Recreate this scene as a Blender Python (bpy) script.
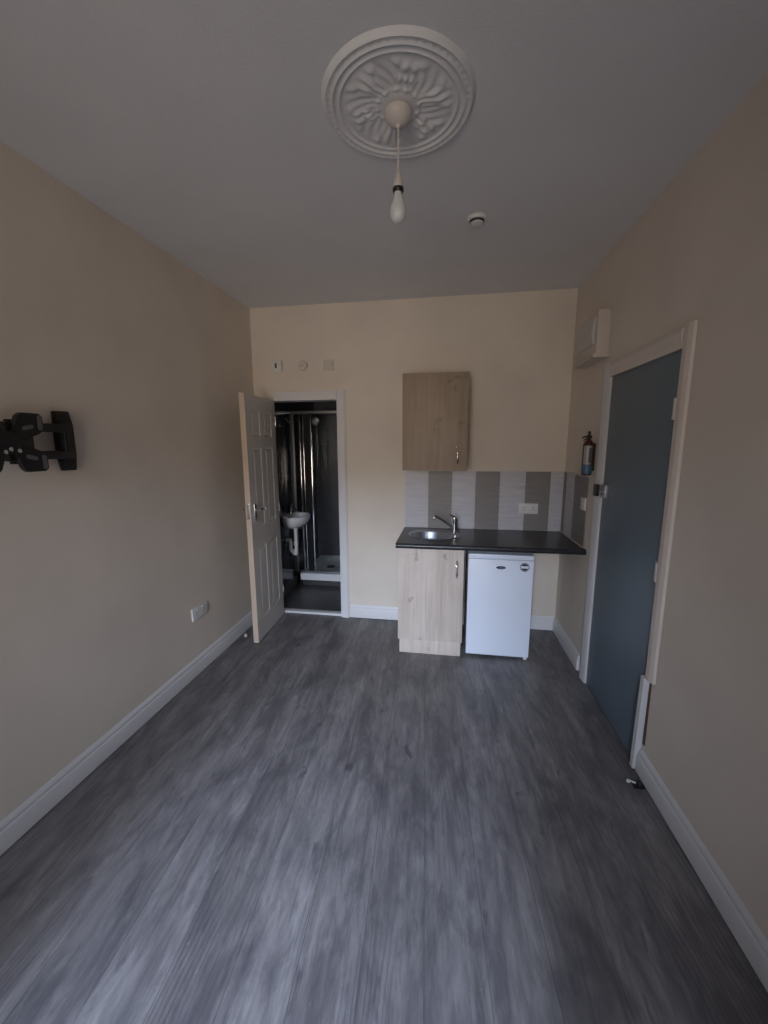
import bpy, bmesh, math, random
from mathutils import Vector, Matrix
PI = math.pi
random.seed(4)
for o in list(bpy.data.objects): bpy.data.objects.remove(o)
SC = bpy.context.scene
COL = SC.collection

# ------------------------------------------------------------------ room measures (metres; camera stands at x=0, y=0)
XL, XR, D, H = -1.733, 0.949, 3.47, 2.756
YF = -1.6                      # window wall behind the viewer
EYE = 1.6
XS = XR
SKEW = .021                      # the right wall is not quite square to the end wall

# ------------------------------------------------------------------ camera
cam = bpy.data.cameras.new('camera'); co = bpy.data.objects.new('camera', cam); COL.objects.link(co)
cam.sensor_fit = 'HORIZONTAL'; cam.sensor_width = 36.0; cam.lens = 402.38/768*36; cam.clip_start = .05
yaw, pit, rol = .16184843, .16693378, -.00423136
fw = Vector((-math.sin(yaw)*math.cos(pit), math.cos(yaw)*math.cos(pit), -math.sin(pit)))
rt = Vector((math.cos(yaw), math.sin(yaw), 0)); up = rt.cross(fw)
r2 = rt*math.cos(rol)+up*math.sin(rol); u2 = -rt*math.sin(rol)+up*math.cos(rol)
m = Matrix((r2, u2, -fw)).transposed().to_4x4(); m.translation = Vector((0, 0, EYE))
co.matrix_world = m
SC.camera = co

# ------------------------------------------------------------------ world, window daylight, exposure
W = bpy.data.worlds.new('world'); SC.world = W; W.use_nodes = True
bg = W.node_tree.nodes['Background']; bg.inputs[0].default_value = (.62, .76, 1, 1); bg.inputs[1].default_value = .05
SC.view_settings.view_transform = 'Standard'; SC.view_settings.look = 'None'
SC.view_settings.gamma = 1; SC.view_settings.use_curve_mapping = False
SC.view_settings.exposure = 0.0
WX0, WX1, WZ0, WZ1 = -1.0, 0.04, 0.70, 2.25      # window opening in wall_front
def area(name, energy, col, sx, sy, loc, target, spread=PI):
    l = bpy.data.lights.new(name, 'AREA'); l.shape = 'RECTANGLE'; l.size = sx; l.size_y = sy; l.energy = energy; l.color = col; l.spread = spread
    o = bpy.data.objects.new(name, l); COL.objects.link(o); o.location = loc
    o.rotation_euler = (Vector(target)-Vector(loc)).to_track_quat('-Z', 'Y').to_euler(); return o
# soft warm daylight thrown back by the facades opposite
area('window_daylight', 9.2, (1.0, .86, .72), WX1-WX0-.1, WZ1-WZ0-.1, ((WX0+WX1)/2, YF-.24, (WZ0+WZ1)/2), (-.85, 3.4, 1.85), PI*.40)
# open blue sky over the roofs opposite: a low wide strip and a higher narrow patch
area('sky_daylight', 310, (.62, .76, 1.0), 2.4, 1.3, (-.42, YF-4.2, 3.45), (-.35, 3.4, .6), PI*.5)
area('sky_daylight_high', 430, (.55, .69, 1.0), .5, 2.0, (-.45, YF-4.2, 5.3), (-.5, 1.2, .2), PI*.5)

# ------------------------------------------------------------------ material helpers
def newmat(name, col=(.5, .5, .5), rough=.5, metal=0, **kw):
    mt = bpy.data.materials.new(name); mt.use_nodes = True
    b = mt.node_tree.nodes['Principled BSDF']
    b.inputs['Base Color'].default_value = (*col, 1); b.inputs['Roughness'].default_value = rough
    b.inputs['Metallic'].default_value = metal
    for k, v in kw.items(): b.inputs[k].default_value = v
    return mt
def nd(mt, t, **kw):
    n = mt.node_tree.nodes.new(t)
    for k, v in kw.items(): setattr(n, k, v)
    return n
def lk(mt, a, b): mt.node_tree.links.new(a, b)
def coords(mt, scale=(1, 1, 1), rot=(0, 0, 0), loc=(0, 0, 0)):
    g = nd(mt, 'ShaderNodeNewGeometry'); mp = nd(mt, 'ShaderNodeMapping')
    mp.inputs['Scale'].default_value = scale; mp.inputs['Rotation'].default_value = rot; mp.inputs['Location'].default_value = loc
    lk(mt, g.outputs['Position'], mp.inputs['Vector']); return mp.outputs[0]
def noise(mt, vec, scale, detail=3, rough=.5, dist=0):
    n = nd(mt, 'ShaderNodeTexNoise'); n.inputs['Scale'].default_value = scale; n.inputs['Detail'].default_value = detail
    n.inputs['Roughness'].default_value = rough; n.inputs['Distortion'].default_value = dist
    lk(mt, vec, n.inputs['Vector']); return n.outputs['Fac']
def ramp(mt, fac, stops):
    r = nd(mt, 'ShaderNodeValToRGB'); e = r.color_ramp.elements
    while len(e) < len(stops): e.new(.5)
    for i, (p, c) in enumerate(stops): e[i].position = p; e[i].color = (*c, 1)
    lk(mt, fac, r.inputs[0]); return r.outputs[0]
def mixc(mt, fac, a, b, mode='MIX'):
    n = nd(mt, 'ShaderNodeMix', data_type='RGBA', blend_type=mode)
    if isinstance(fac, float): n.inputs[0].default_value = fac
    else: lk(mt, fac, n.inputs[0])
    for s, i in ((a, 6), (b, 7)):
        if isinstance(s, tuple): n.inputs[i].default_value = (*s, 1)
        else: lk(mt, s, n.inputs[i])
    return n.outputs[2]
def bsdf(mt): return mt.node_tree.nodes['Principled BSDF']
def bump(mt, hgt, strength=.3, dist=.002):
    b = nd(mt, 'ShaderNodeBump'); b.inputs['Strength'].default_value = strength; b.inputs['Distance'].default_value = dist
    lk(mt, hgt, b.inputs['Height']); lk(mt, b.outputs[0], bsdf(mt).inputs['Normal'])

def wallmat(name, col, var=.05, bs=.25):
    mt = newmat(name, col, .75)
    v = coords(mt)
    n = noise(mt, v, 2.2, 4)
    c = ramp(mt, n, [(.3, tuple(x*(1-var) for x in col)), (.7, tuple(min(1, x*(1+var)) for x in col))])
    lk(mt, c, bsdf(mt).inputs['Base Color'])
    bump(mt, noise(mt, v, 140, 4), bs, .0015)
    return mt
M = {}
M['wall'] = wallmat('cream_wall_paint', (.715, .635, .545))
M['ceiling'] = wallmat('white_ceiling_paint', (.735, .735, .745), .03, .5)
M['plaster'] = wallmat('white_plaster', (.715, .715, .72), .02, .25)
M['gloss'] = newmat('white_gloss_paint', (.68, .665, .66), .4)
M['doorwhite'] = newmat('white_door_paint', (.64, .605, .56), .4)
M['archcream'] = newmat('painted_cream_trim', (.71, .63, .56), .5)
M['edge'] = newmat('raw_door_edge', (.60, .47, .36), .6)
M['plastic'] = newmat('white_plastic', (.72, .70, .68), .35)
M['cream_plastic'] = newmat('aged_white_plastic', (.62, .57, .52), .4)
M['fusebox'] = newmat('wall_painted_plastic', (.60, .53, .47), .5)
M['fusecover'] = newmat('greyish_plastic_cover', (.58, .54, .52), .35)
M['black'] = newmat('black_plastic', (.012, .012, .013), .4)
M['blackmetal'] = newmat('black_powder_coat', (.008, .008, .009), .38)
M['greyplastic'] = newmat('grey_plastic', (.10, .10, .105), .45)
M['chrome'] = newmat('chrome', (.75, .75, .77), .12, 1)
M['satin'] = newmat('satin_steel', (.72, .71, .70), .25, 1)
M['steel'] = newmat('brushed_steel', (.46, .47, .49), .40, 1)
M['darkgap'] = newmat('dark_gap', (.012, .011, .01), .9)
M['rawwood'] = newmat('broken_raw_timber', (.10, .05, .03), .8)
M['ceramic'] = newmat('white_ceramic', (.80, .79, .80), .12)
M['opal'] = newmat('opal_bulb', (.62, .64, .64), .35)
M['fridge'] = newmat('white_enamel', (.77, .81, .90), .32)
M['fridgeside'] = newmat('white_fridge_side', (.70, .72, .75), .4)
M['navy'] = newmat('navy_print', (.015, .02, .06), .7)
M['stickerwhite'] = newmat('sticker_white', (.75, .77, .82), .4)
M['red'] = newmat('maroon_enamel', (.06, .010, .010), .3)
M['label'] = newmat('grey_label', (.34, .33, .32), .3)
M['blue'] = newmat('blue_band', (.06, .13, .22), .4)
M['gasket'] = newmat('grey_gasket', (.08, .08, .085), .7)

# grey-blue right hand door leaf
mt = newmat('blue_grey_door_paint', (.115, .155, .195), .42); M['bluedoor'] = mt
v = coords(mt); c = ramp(mt, noise(mt, v, 3, 4), [(.3, (.118, .158, .190)), (.7, (.136, .180, .216))]); lk(mt, c, bsdf(mt).inputs['Base Color'])

# worktop: black laminate with fine fleck
mt = newmat('black_worktop_laminate', (.03, .03, .03), .3); M['worktop'] = mt
v = coords(mt); c = ramp(mt, noise(mt, v, 90, 4), [(.35, (.012, .012, .014)), (.62, (.03, .03, .032)), (.75, (.075, .072, .07))]); lk(mt, c, bsdf(mt).inputs['Base Color'])

# sonoma oak on the cabinets (grain runs upwards)
def oak(name, a, b, knot):
    mt = newmat(name, a, .5)
    v = coords(mt, (26, 26, 1.4)); n = noise(mt, v, 1.4, 6, .6, .6)
    c = ramp(mt, n, [(.28, b), (.5, a), (.72, tuple(x*1.12 for x in a))])
    v2 = coords(mt, (1.5, 1.5, .8)); n2 = noise(mt, v2, 4.2, 2)
    c2 = mixc(mt, ramp(mt, n2, [(.35, (0, 0, 0)), (.65, (.35, .35, .35))]), c, b)
    v3 = coords(mt, (9, 9, 6)); n3 = noise(mt, v3, 1.25, 3, .55)
    c3 = mixc(mt, ramp(mt, n3, [(.64, (0, 0, 0)), (.74, (.6, .6, .6))]), c2, knot)
    lk(mt, c3, bsdf(mt).inputs['Base Color']); bump(mt, n, .15, .001)
    return mt
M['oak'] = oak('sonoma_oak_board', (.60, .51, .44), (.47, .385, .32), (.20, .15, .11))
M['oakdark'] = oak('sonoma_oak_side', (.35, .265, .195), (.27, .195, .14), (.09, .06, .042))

# grey laminate floor, boards running away from the viewer and a few degrees off the room axis
mt = newmat('grey_oak_laminate', (.1, .1, .1), .42); M['floor'] = mt
ROT = .062
def vm(mt, op, a, b):
    n = nd(mt, 'ShaderNodeVectorMath', operation=op); lk(mt, a, n.inputs[0])
    if isinstance(b, tuple): n.inputs[1].default_value = b
    else: lk(mt, b, n.inputs[1])
    return n.outputs[0]
g = nd(mt, 'ShaderNodeNewGeometry')
mp = nd(mt, 'ShaderNodeMapping'); mp.inputs['Rotation'].default_value = (0, 0, -PI/2-ROT); mp.inputs['Location'].default_value = (.31, .018, 0)
lk(mt, g.outputs['Position'], mp.inputs[0]); P0 = mp.outputs[0]
br = nd(mt, 'ShaderNodeTexBrick', offset=.37, offset_frequency=2)
br.inputs['Scale'].default_value = 1; br.inputs['Brick Width'].default_value = 7.3; br.inputs['Row Height'].default_value = .196
br.inputs['Mortar Size'].default_value = .0012; br.inputs['Mortar Smooth'].default_value = .4; br.inputs['Bias'].default_value = 0
br.inputs['Color1'].default_value = (0, 0, 0, 1); br.inputs['Color2'].default_value = (1, 1, 1, 1); br.inputs['Mortar'].default_value = (.5, .5, .5, 1)
lk(mt, P0, br.inputs['Vector'])
Q = vm(mt, 'ADD', P0, vm(mt, 'MULTIPLY', br.outputs['Color'], (7, 5, 3)))
# long soft streaks
gr = noise(mt, vm(mt, 'MULTIPLY', Q, (1.6, 11, 1)), 1.5, 8, .66, .9)
base = ramp(mt, gr, [(.25, (.090, .080, .080)), (.43, (.168, .153, .150)), (.58, (.222, .205, .200)), (.78, (.31, .288, .278))])
# fine grain
fg = noise(mt, vm(mt, 'MULTIPLY', Q, (7, 42, 1)), 1.5, 5, .7, .8)
base = mixc(mt, ramp(mt, fg, [(.36, (.38, .38, .38)), (.54, (0, 0, 0))]), base, (.075, .07, .078))
# cathedral figure in patches
wv = nd(mt, 'ShaderNodeTexWave', wave_type='BANDS', bands_direction='Y', wave_profile='SIN')
wv.inputs['Scale'].default_value = 8; wv.inputs['Distortion'].default_value = 14; wv.inputs['Detail'].default_value = 1.5; wv.inputs['Detail Scale'].default_value = .5; wv.inputs['Detail Roughness'].default_value = .4
lk(mt, vm(mt, 'MULTIPLY', Q, (.5, 2.2, 1)), wv.inputs['Vector'])
pt = noise(mt, vm(mt, 'MULTIPLY', Q, (1, 4, 1)), .8, 1)
wm = mixc(mt, 1.0, ramp(mt, wv.outputs['Fac'], [(.05, (.75, .75, .75)), (.4, (0, 0, 0))]), ramp(mt, pt, [(.55, (0, 0, 0)), (.64, (.6, .6, .6))]), 'MULTIPLY')
base = mixc(mt, wm, base, (.06, .056, .064))
# knots: short dark marks; smoky blue-grey blotches
kn = noise(mt, vm(mt, 'MULTIPLY', P0, (5.0, 15, 1)), 1.15, 3, .5, .5)
base = mixc(mt, ramp(mt, kn, [(.64, (0, 0, 0)), (.76, (.65, .65, .65))]), base, (.034, .032, .042))
k2 = noise(mt, vm(mt, 'MULTIPLY', P0, (2.2, 5.5, 1)), 1.3, 5, .62, .6)
base = mixc(mt, ramp(mt, k2, [(.45, (0, 0, 0)), (.65, (.70, .70, .70))]), base, (.072, .067, .074))
# small pale scuffs
k3 = noise(mt, vm(mt, 'MULTIPLY', P0, (12, 16, 1)), 2.4, 3, .6)
base = mixc(mt, ramp(mt, k3, [(.70, (0, 0, 0)), (.78, (.45, .45, .45))]), base, (.34, .32, .31))
pl = ramp(mt, br.outputs['Color'], [(0, (.90, .90, .90)), (1, (1.06, 1.06, 1.06))])
base = mixc(mt, 1.0, base, pl, 'MULTIPLY')
base = mixc(mt, ramp(mt, br.outputs['Fac'], [(0, (0, 0, 0)), (1, (.65, .65, .65))]), base, (.022, .020, .022))
lk(mt, base, bsdf(mt).inputs['Base Color']); bump(mt, gr, .12, .001)
rr = nd(mt, 'ShaderNodeMapRange'); rr.inputs[3].default_value = .36; rr.inputs[4].default_value = .55; lk(mt, gr, rr.inputs[0]); lk(mt, rr.outputs[0], bsdf(mt).inputs['Roughness'])

# splashback stripes
def stripe(name, col):
    mt = newmat(name, col, .45)
    v = coords(mt, (3, 3, 40)); c = ramp(mt, noise(mt, v, 2, 3), [(.3, tuple(x*.9 for x in col)), (.7, tuple(x*1.08 for x in col))])
    lk(mt, c, bsdf(mt).inputs['Base Color']); return mt
M['tile_light'] = stripe('pale_grey_tile', (.53, .515, .54))
M['tile_dark'] = stripe('dark_grey_tile', (.225, .205, .195))
# bathroom
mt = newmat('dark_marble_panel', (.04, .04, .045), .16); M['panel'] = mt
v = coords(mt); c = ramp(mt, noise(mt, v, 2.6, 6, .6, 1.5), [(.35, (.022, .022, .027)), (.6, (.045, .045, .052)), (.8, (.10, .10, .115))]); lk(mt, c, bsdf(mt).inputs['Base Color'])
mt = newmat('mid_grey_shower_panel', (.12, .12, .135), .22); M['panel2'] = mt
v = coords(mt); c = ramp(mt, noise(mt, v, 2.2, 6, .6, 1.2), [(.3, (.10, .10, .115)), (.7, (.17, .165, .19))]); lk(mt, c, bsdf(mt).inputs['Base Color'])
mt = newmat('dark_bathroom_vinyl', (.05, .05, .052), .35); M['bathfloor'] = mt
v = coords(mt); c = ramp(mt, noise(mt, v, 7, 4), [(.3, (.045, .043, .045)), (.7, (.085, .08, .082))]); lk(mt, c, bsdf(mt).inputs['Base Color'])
M['glass'] = newmat('clear_screen_glass', (.9, .94, .95), .02, 0, **{'Transmission Weight': 1.0, 'IOR': 1.45})
M['winglass'] = M['glass']

# ------------------------------------------------------------------ geometry helper
class MB:
    def __init__(s): s.bm = bmesh.new(); s.mi = 0
    def _fin(s, fs):
        for f in fs: f.material_index = s.mi
    def box(s, x0, x1, y0, y1, z0, z1, bev=0, seg=2):
        vs = [s.bm.verts.new(p) for p in [(x0,y0,z0),(x1,y0,z0),(x1,y1,z0),(x0,y1,z0),(x0,y0,z1),(x1,y0,z1),(x1,y1,z1),(x0,y1,z1)]]
        fs = [s.bm.faces.new([vs[i] for i in q]) for q in [(3,2,1,0),(4,5,6,7),(0,1,5,4),(1,2,6,5),(2,3,7,6),(3,0,4,7)]]
        s._fin(fs)
        if bev:
            es = list({e for f in fs for e in f.edges})
            r = bmesh.ops.bevel(s.bm, geom=es, offset=bev, segments=seg, affect='EDGES', profile=.6, clamp_overlap=True)
            s._fin(r['faces'])
        return vs
    def prism(s, pts, axis, a, b, bev=0):
        """pts: 2D outline; extruded along axis (0,1,2) from a to b; 2D = remaining axes in order"""
        def mk(p, t):
            l = list(p); l.insert(axis, t); return s.bm.verts.new(l)
        A = [mk(p, a) for p in pts]; B = [mk(p, b) for p in pts]; n = len(pts)
        fs = [s.bm.faces.new(A[::-1]), s.bm.faces.new(B)] + [s.bm.faces.new((A[i], A[(i+1) % n], B[(i+1) % n], B[i])) for i in range(n)]
        s._fin(fs)
        bmesh.ops.recalc_face_normals(s.bm, faces=fs)
        if bev:
            es = list({e for f in fs for e in f.edges})
            r = bmesh.ops.bevel(s.bm, geom=es, offset=bev, segments=2, affect='EDGES', clamp_overlap=True); s._fin(r['faces'])
    def lathe(s, prof, c, axis='Z', n=32, sx=1, sy=1, caps=True):
        """prof: list of (r, h) along the axis, c: centre"""
        c = Vector(c); rings = []
        for r, h in prof:
            ring = []
            for k in range(n):
                a = 2*PI*k/n; u, w = r*math.cos(a)*sx, r*math.sin(a)*sy
                p = {'Z': (u, w, h), 'X': (h, u, w), 'Y': (w, h, u)}[axis]
                ring.append(s.bm.verts.new(c+Vector(p)))
            rings.append(ring)
        fs = []
        for a, b in zip(rings, rings[1:]):
            for k in range(n): fs.append(s.bm.faces.new((a[k], a[(k+1) % n], b[(k+1) % n], b[k])))
        if caps:
            fs.append(s.bm.faces.new(rings[0][::-1])); fs.append(s.bm.faces.new(rings[-1]))
        s._fin(fs)
    def tube(s, pts, r, n=12, caps=True):
        pts = [Vector(p) for p in pts]; rs = r if isinstance(r, (list, tuple)) else [r]*len(pts)
        rings = []; prev = None
        for i, p in enumerate(pts):
            t = (pts[min(i+1, len(pts)-1)]-pts[max(i-1, 0)]).normalized()
            if prev is None:
                ref = Vector((0, 0, 1)) if abs(t.z) < .9 else Vector((1, 0, 0)); u = t.cross(ref).normalized()
            else: u = (prev-t*prev.dot(t)).normalized()
            prev = u; w = t.cross(u)
            rings.append([s.bm.verts.new(p+(u*math.cos(2*PI*k/n)+w*math.sin(2*PI*k/n))*rs[i]) for k in range(n)])
        fs = []
        for a, b in zip(rings, rings[1:]):
            for k in range(n): fs.append(s.bm.faces.new((a[k], a[(k+1) % n], b[(k+1) % n], b[k])))
        if caps: fs.append(s.bm.faces.new(rings[0][::-1])); fs.append(s.bm.faces.new(rings[-1]))
        s._fin(fs)
    def build(s, name, mats, parent=None, loc=None, smooth=True):
        if not isinstance(mats, (list, tuple)): mats = [mats]
        me = bpy.data.meshes.new(name)
        bmesh.ops.recalc_face_normals(s.bm, faces=s.bm.faces)
        for v in s.bm.verts:
            if v.co.x > .83: v.co.x -= SKEW*(v.co.y-2.35)
        if parent is not None: off = Vector(parent['_o'])
        else: off = Vector(loc) if loc else Vector((0, 0, 0))
        bmesh.ops.translate(s.bm, verts=s.bm.verts, vec=-off)
        s.bm.to_mesh(me); s.bm.free()
        for q in mats: me.materials.append(M[q])
        if smooth:
            me.polygons.foreach_set('use_smooth', [True]*len(me.polygons))
            me.set_sharp_from_angle(angle=math.radians(38))
        o = bpy.data.objects.new(name, me); COL.objects.link(o)
        if parent is not None: o.parent = parent
        else: o.location = off
        o['_o'] = tuple(off)
        return o
def curve(p0, p1, p2, n=8):
    p0, p1, p2 = map(Vector, (p0, p1, p2))
    return [p0*(1-t)**2+p1*2*t*(1-t)+p2*t*t for t in [i/n for i in range(n+1)]]
def tag(o, label, cat, group=None):
    o['label'] = label; o['category'] = cat
    if group: o['group'] = group
    return o
def thing(name, label, cat, loc, group=None):
    o = bpy.data.objects.new(name, None); COL.objects.link(o); o.location = loc; o['_o'] = tuple(loc)
    o.empty_display_size = .1
    return tag(o, label, cat, group)
def struct(o, label=None, cat=None):
    o['kind'] = 'structure'
    if label: o['label'] = label
    if cat: o['category'] = cat
    return o
def box1(name, mats, b, bev=0, parent=None, loc=None):
    q = MB(); q.box(*b, bev=bev); return q.build(name, mats, parent, loc)

# ------------------------------------------------------------------ room shell
T = .12
struct(box1('floor', 'floor', (XL-T, XR+T, YF-.3, D+.005, -.1, 0)), 'worn dark grey wood-look laminate floor of the room', 'floor')
struct(box1('ceiling', 'ceiling', (XL-T, XR+T, YF-.3, D+T, H, H+.1)), 'plain white painted ceiling', 'ceiling')
struct(box1('wall_left', 'wall', (XL-T, XL, YF, D+T, 0, H)), 'cream painted left wall with black bracket', 'wall')
# right wall with door opening y 1.955..2.72, z..2.0
DY0, DY1, DZ = 1.950, 2.672, 1.99
q = MB(); q.box(XR, XR+T, YF, DY0, 0, H); q.box(XR, XR+T, DY1, D+T, 0, H); q.box(XR, XR+T, DY0, DY1, DZ, H)
struct(q.build('wall_right', 'wall', smooth=False), 'cream painted right wall with blue-grey door', 'wall')
# back wall with bathroom doorway
BX0, BX1, BZ = -1.612, -.962, 1.99
q = MB(); q.box(XL, BX0, D, D+T, 0, H); q.box(BX1, XR+.01, D, D+T, 0, H); q.box(BX0, BX1, D, D+T, BZ, H)
struct(q.build('wall_back', 'wall', smooth=False), 'cream painted end wall behind the kitchenette', 'wall')
# window wall behind the viewer, deep reveal
q = MB(); FT = .3
q.box(XL-T, WX0, YF-FT, YF, 0, H); q.box(WX1, XR+T, YF-FT, YF, 0, H)
q.box(WX0, WX1, YF-FT, YF, 0, WZ0); q.box(WX0, WX1, YF-FT, YF, WZ1, H)
struct(q.build('wall_front', 'wall', smooth=False), 'cream wall with the window, opposite the kitchenette', 'wall')
wn = bpy.data.objects.new('window_1', None); COL.objects.link(wn); wn.location = ((WX0+WX1)/2, YF-.15, WZ0); wn['_o'] = tuple(wn.location); struct(wn, 'white framed window behind the viewer', 'window')
q = MB(); f = .05; y0, y1 = YF-.18, YF-.12
q.box(WX0, WX0+f, y0, y1, WZ0, WZ1); q.box(WX1-f, WX1, y0, y1, WZ0, WZ1); q.box(WX0+f, WX1-f, y0, y1, WZ0, WZ0+f); q.box(WX0+f, WX1-f, y0, y1, WZ1-f, WZ1)
q.box(WX0+f, WX1-f, y0, y1, 1.72, 1.76)
q.build('window_frame', 'gloss', wn, smooth=False)

# skirting with a moulded top edge
PROF = [(0, .006), (.019, .006), (.019, .084), (.016, .092), (.013, .096), (.0145, .101), (.012, .112), (.007, .120), (.003, .126), (0, .126)]
def skirting(name, side, a, b, label):
    q = MB()
    if side == 'L': q.prism([(XL+u, z) for u, z in PROF], 1, a, b)
    if side == 'R': q.prism([((XS if a > 2 else XR)-u, z) for u, z in PROF], 1, a, b)
    if side == 'B': q.prism([(D-u, z) for u, z in PROF], 0, a, b)
    return struct(q.build(name, 'gloss'), label, 'skirting board')
skirting('baseboard_left', 'L', YF, D, 'white moulded skirting along the left wall')
skirting('baseboard_right', 'R', YF, 1.925, 'white moulded skirting along the near right wall')
skirting('baseboard_right', 'R', 2.825, D, 'white skirting between blue-grey door and the end wall')
skirting('baseboard_back', 'B', -.885, XS, 'white skirting on the end wall behind cabinet and fridge')

# bathroom door frame (trim on room side + lining)
q = MB(); AX = BX1
q.prism([(AX-.012, D-.001), (AX-.012, D-.016), (AX+.012, D-.022), (AX+.05, D-.024), (AX+.066, D-.014), (AX+.066, D-.001)], 2, 0, BZ-.012+.078)
q.box(-1.54, AX-.0125, D-.022, D-.001, BZ-.012, BZ+.066, .004)
struct(q.build('trim_1', 'gloss', smooth=False), 'white painted frame around bathroom doorway', 'door frame')
q = MB()
q.box(BX0, BX0+.006, D, D+T, 0, BZ); q.box(AX-.01, AX, D, D+T, 0, BZ); q.box(BX0+.006, AX-.01, D, D+T, BZ-.01, BZ); q.box(BX0, -1.578, D-.02, D+.0, 0, BZ-.004)
struct(q.build('trim_2', 'gloss', smooth=False), 'white lining inside the bathroom doorway', 'door frame')
struct(box1('trim_3', 'gloss', (BX0+.008, AX-.012, D-.004, D+.06, 0.001, .024), .006), 'pale metal threshold strip under bathroom doorway', 'threshold')

# ------------------------------------------------------------------ bathroom shell
BL, BR, BY, BH = -1.70, -.45, 4.98, 2.35
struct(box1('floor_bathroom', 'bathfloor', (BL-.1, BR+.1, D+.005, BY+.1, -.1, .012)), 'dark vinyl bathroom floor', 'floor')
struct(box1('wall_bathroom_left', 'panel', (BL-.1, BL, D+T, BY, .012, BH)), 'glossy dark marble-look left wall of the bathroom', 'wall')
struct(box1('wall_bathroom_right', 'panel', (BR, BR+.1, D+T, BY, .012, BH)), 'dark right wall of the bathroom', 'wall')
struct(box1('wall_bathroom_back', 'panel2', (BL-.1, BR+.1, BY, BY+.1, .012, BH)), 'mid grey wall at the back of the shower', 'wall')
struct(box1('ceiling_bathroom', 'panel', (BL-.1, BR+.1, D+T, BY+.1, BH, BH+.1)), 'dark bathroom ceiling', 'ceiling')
struct(box1('baseboard_bathroom', 'panel2', (BL, BL+.012, D+T, 4.195, .013, .12), .003), 'low grey tile skirting in the bathroom', 'skirting')

# ------------------------------------------------------------------ open six-panel bathroom door (door_1)
d1 = bpy.data.objects.new('door_1', None); COL.objects.link(d1); d1['_o'] = (0, 0, 0)
struct(d1, 'white six-panel bathroom door standing open against the left wall', 'door')
DW, DT = .585, .042        # local: hinge at x=0, leaf along +x, thickness -y (room face +y ... turned below)
DH0, DH1 = .008, 1.978
def leaf_mesh():
    q = MB()
    q.box(.002, DW-.002, -DT+.006, -.006, DH0, DH1)
    xs = [(.0, .09), (.255, .33), (.495, DW)]
    zs = [(DH0, .185), (.785, .945), (1.575, 1.665), (1.865, DH1)]
    for a, b in xs: q.box(a, b, -DT, 0, DH0, DH1)
    for a, b in zs:
        for (p, r) in ((.09, .255), (.33, .495)): q.box(p, r, -DT, 0, a, b)
    for (p, r) in ((.09, .255), (.33, .495)):
        for (a, b) in ((.185, .785), (.945, 1.575), (1.665, 1.865)):
            for s in (0, 1):
                yo = -.006 if s == 0 else -DT+.006; yi = -.001 if s == 0 else -DT+.001
                g1, g2 = .016, .030
                A = [(p+g1, yo, a+g1), (r-g1, yo, a+g1), (r-g1, yo, b-g1), (p+g1, yo, b-g1)]
                B = [(p+g2, yi, a+g2), (r-g2, yi, a+g2), (r-g2, yi, b-g2), (p+g2, yi, b-g2)]
                A = [q.bm.verts.new(x) for x in A]; B = [q.bm.verts.new(x) for x in B]
                q.bm.faces.new(B)
                for k in range(4): q.bm.faces.new((A[k], A[(k+1) % 4], B[(k+1) % 4], B[k]))
                # ogee slope from the stile into the groove
                O = [q.bm.verts.new(x) for x in [(p, 0 if s == 0 else -DT, a), (r, 0 if s == 0 else -DT, a), (r, 0 if s == 0 else -DT, b), (p, 0 if s == 0 else -DT, b)]]
                I = [q.bm.verts.new(x) for x in [(p+.009, yo, a+.009), (r-.009, yo, a+.009), (r-.009, yo, b-.009), (p+.009, yo, b-.009)]]
                for k in range(4): q.bm.faces.new((O[k], O[(k+1) % 4], I[(k+1) % 4], I[k]))
    return q
leaf = leaf_mesh().build('leaf', 'doorwhite', d1, smooth=False)
e = box1('leaf_edge', 'edge', (DW, DW+.003, -DT, 0, DH0, DH1), .0008, d1); e['label'] = 'bare wood coloured closing edge'
for s in (1, -1):      # lever handles on both faces
    y = 0 if s == 1 else -DT
    h = box1('handle_plate', 'satin', (DW-.085, DW-.045, min(y, y+s*.009), max(y, y+s*.009), 1.0, 1.145), .003, d1)
    q = MB(); zc = 1.095; xc = DW-.065
    q.tube([(xc, y+s*.005, zc), (xc, y+s*.045, zc)], .009, 12)
    q.tube([(xc+.006, y+s*.045, zc), (xc-.03, y+s*.047, zc+.002), (xc-.075, y+s*.046, zc-.001), (xc-.11, y+s*.043, zc-.004)], [.0095, .009, .008, .0075], 12)
    lv = q.build('lever', 'chrome', h)
    q = MB(); q.lathe([(.011, 0), (.011, .004), (.007, .006)] if s == 1 else [(.011, 0), (.011, -.004), (.007, -.006)], (xc, y+s*.009, 1.04), 'Y', 14); q.build('keyhole_boss', 'black', h)
q = MB(); q.box(DW+.003, DW+.006, -DT+.010, -.010, 1.03, 1.15, .001); q.build('latch_plate', 'satin', d1)
for z in (.22, 1.0, 1.76):
    q = MB(); q.tube([(-.006, .002, z), (-.006, .002, z+.075)], .005, 10); q.box(-.004, .0, -.03, .002, z, z+.075); q.build('hinge', 'satin', d1)
HX, HY = -1.533, 3.437
ang = math.atan2(2.857-HY, -1.503-HX)
d1.location = (HX, HY, 0); d1.rotation_euler = (0, 0, ang)

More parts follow.
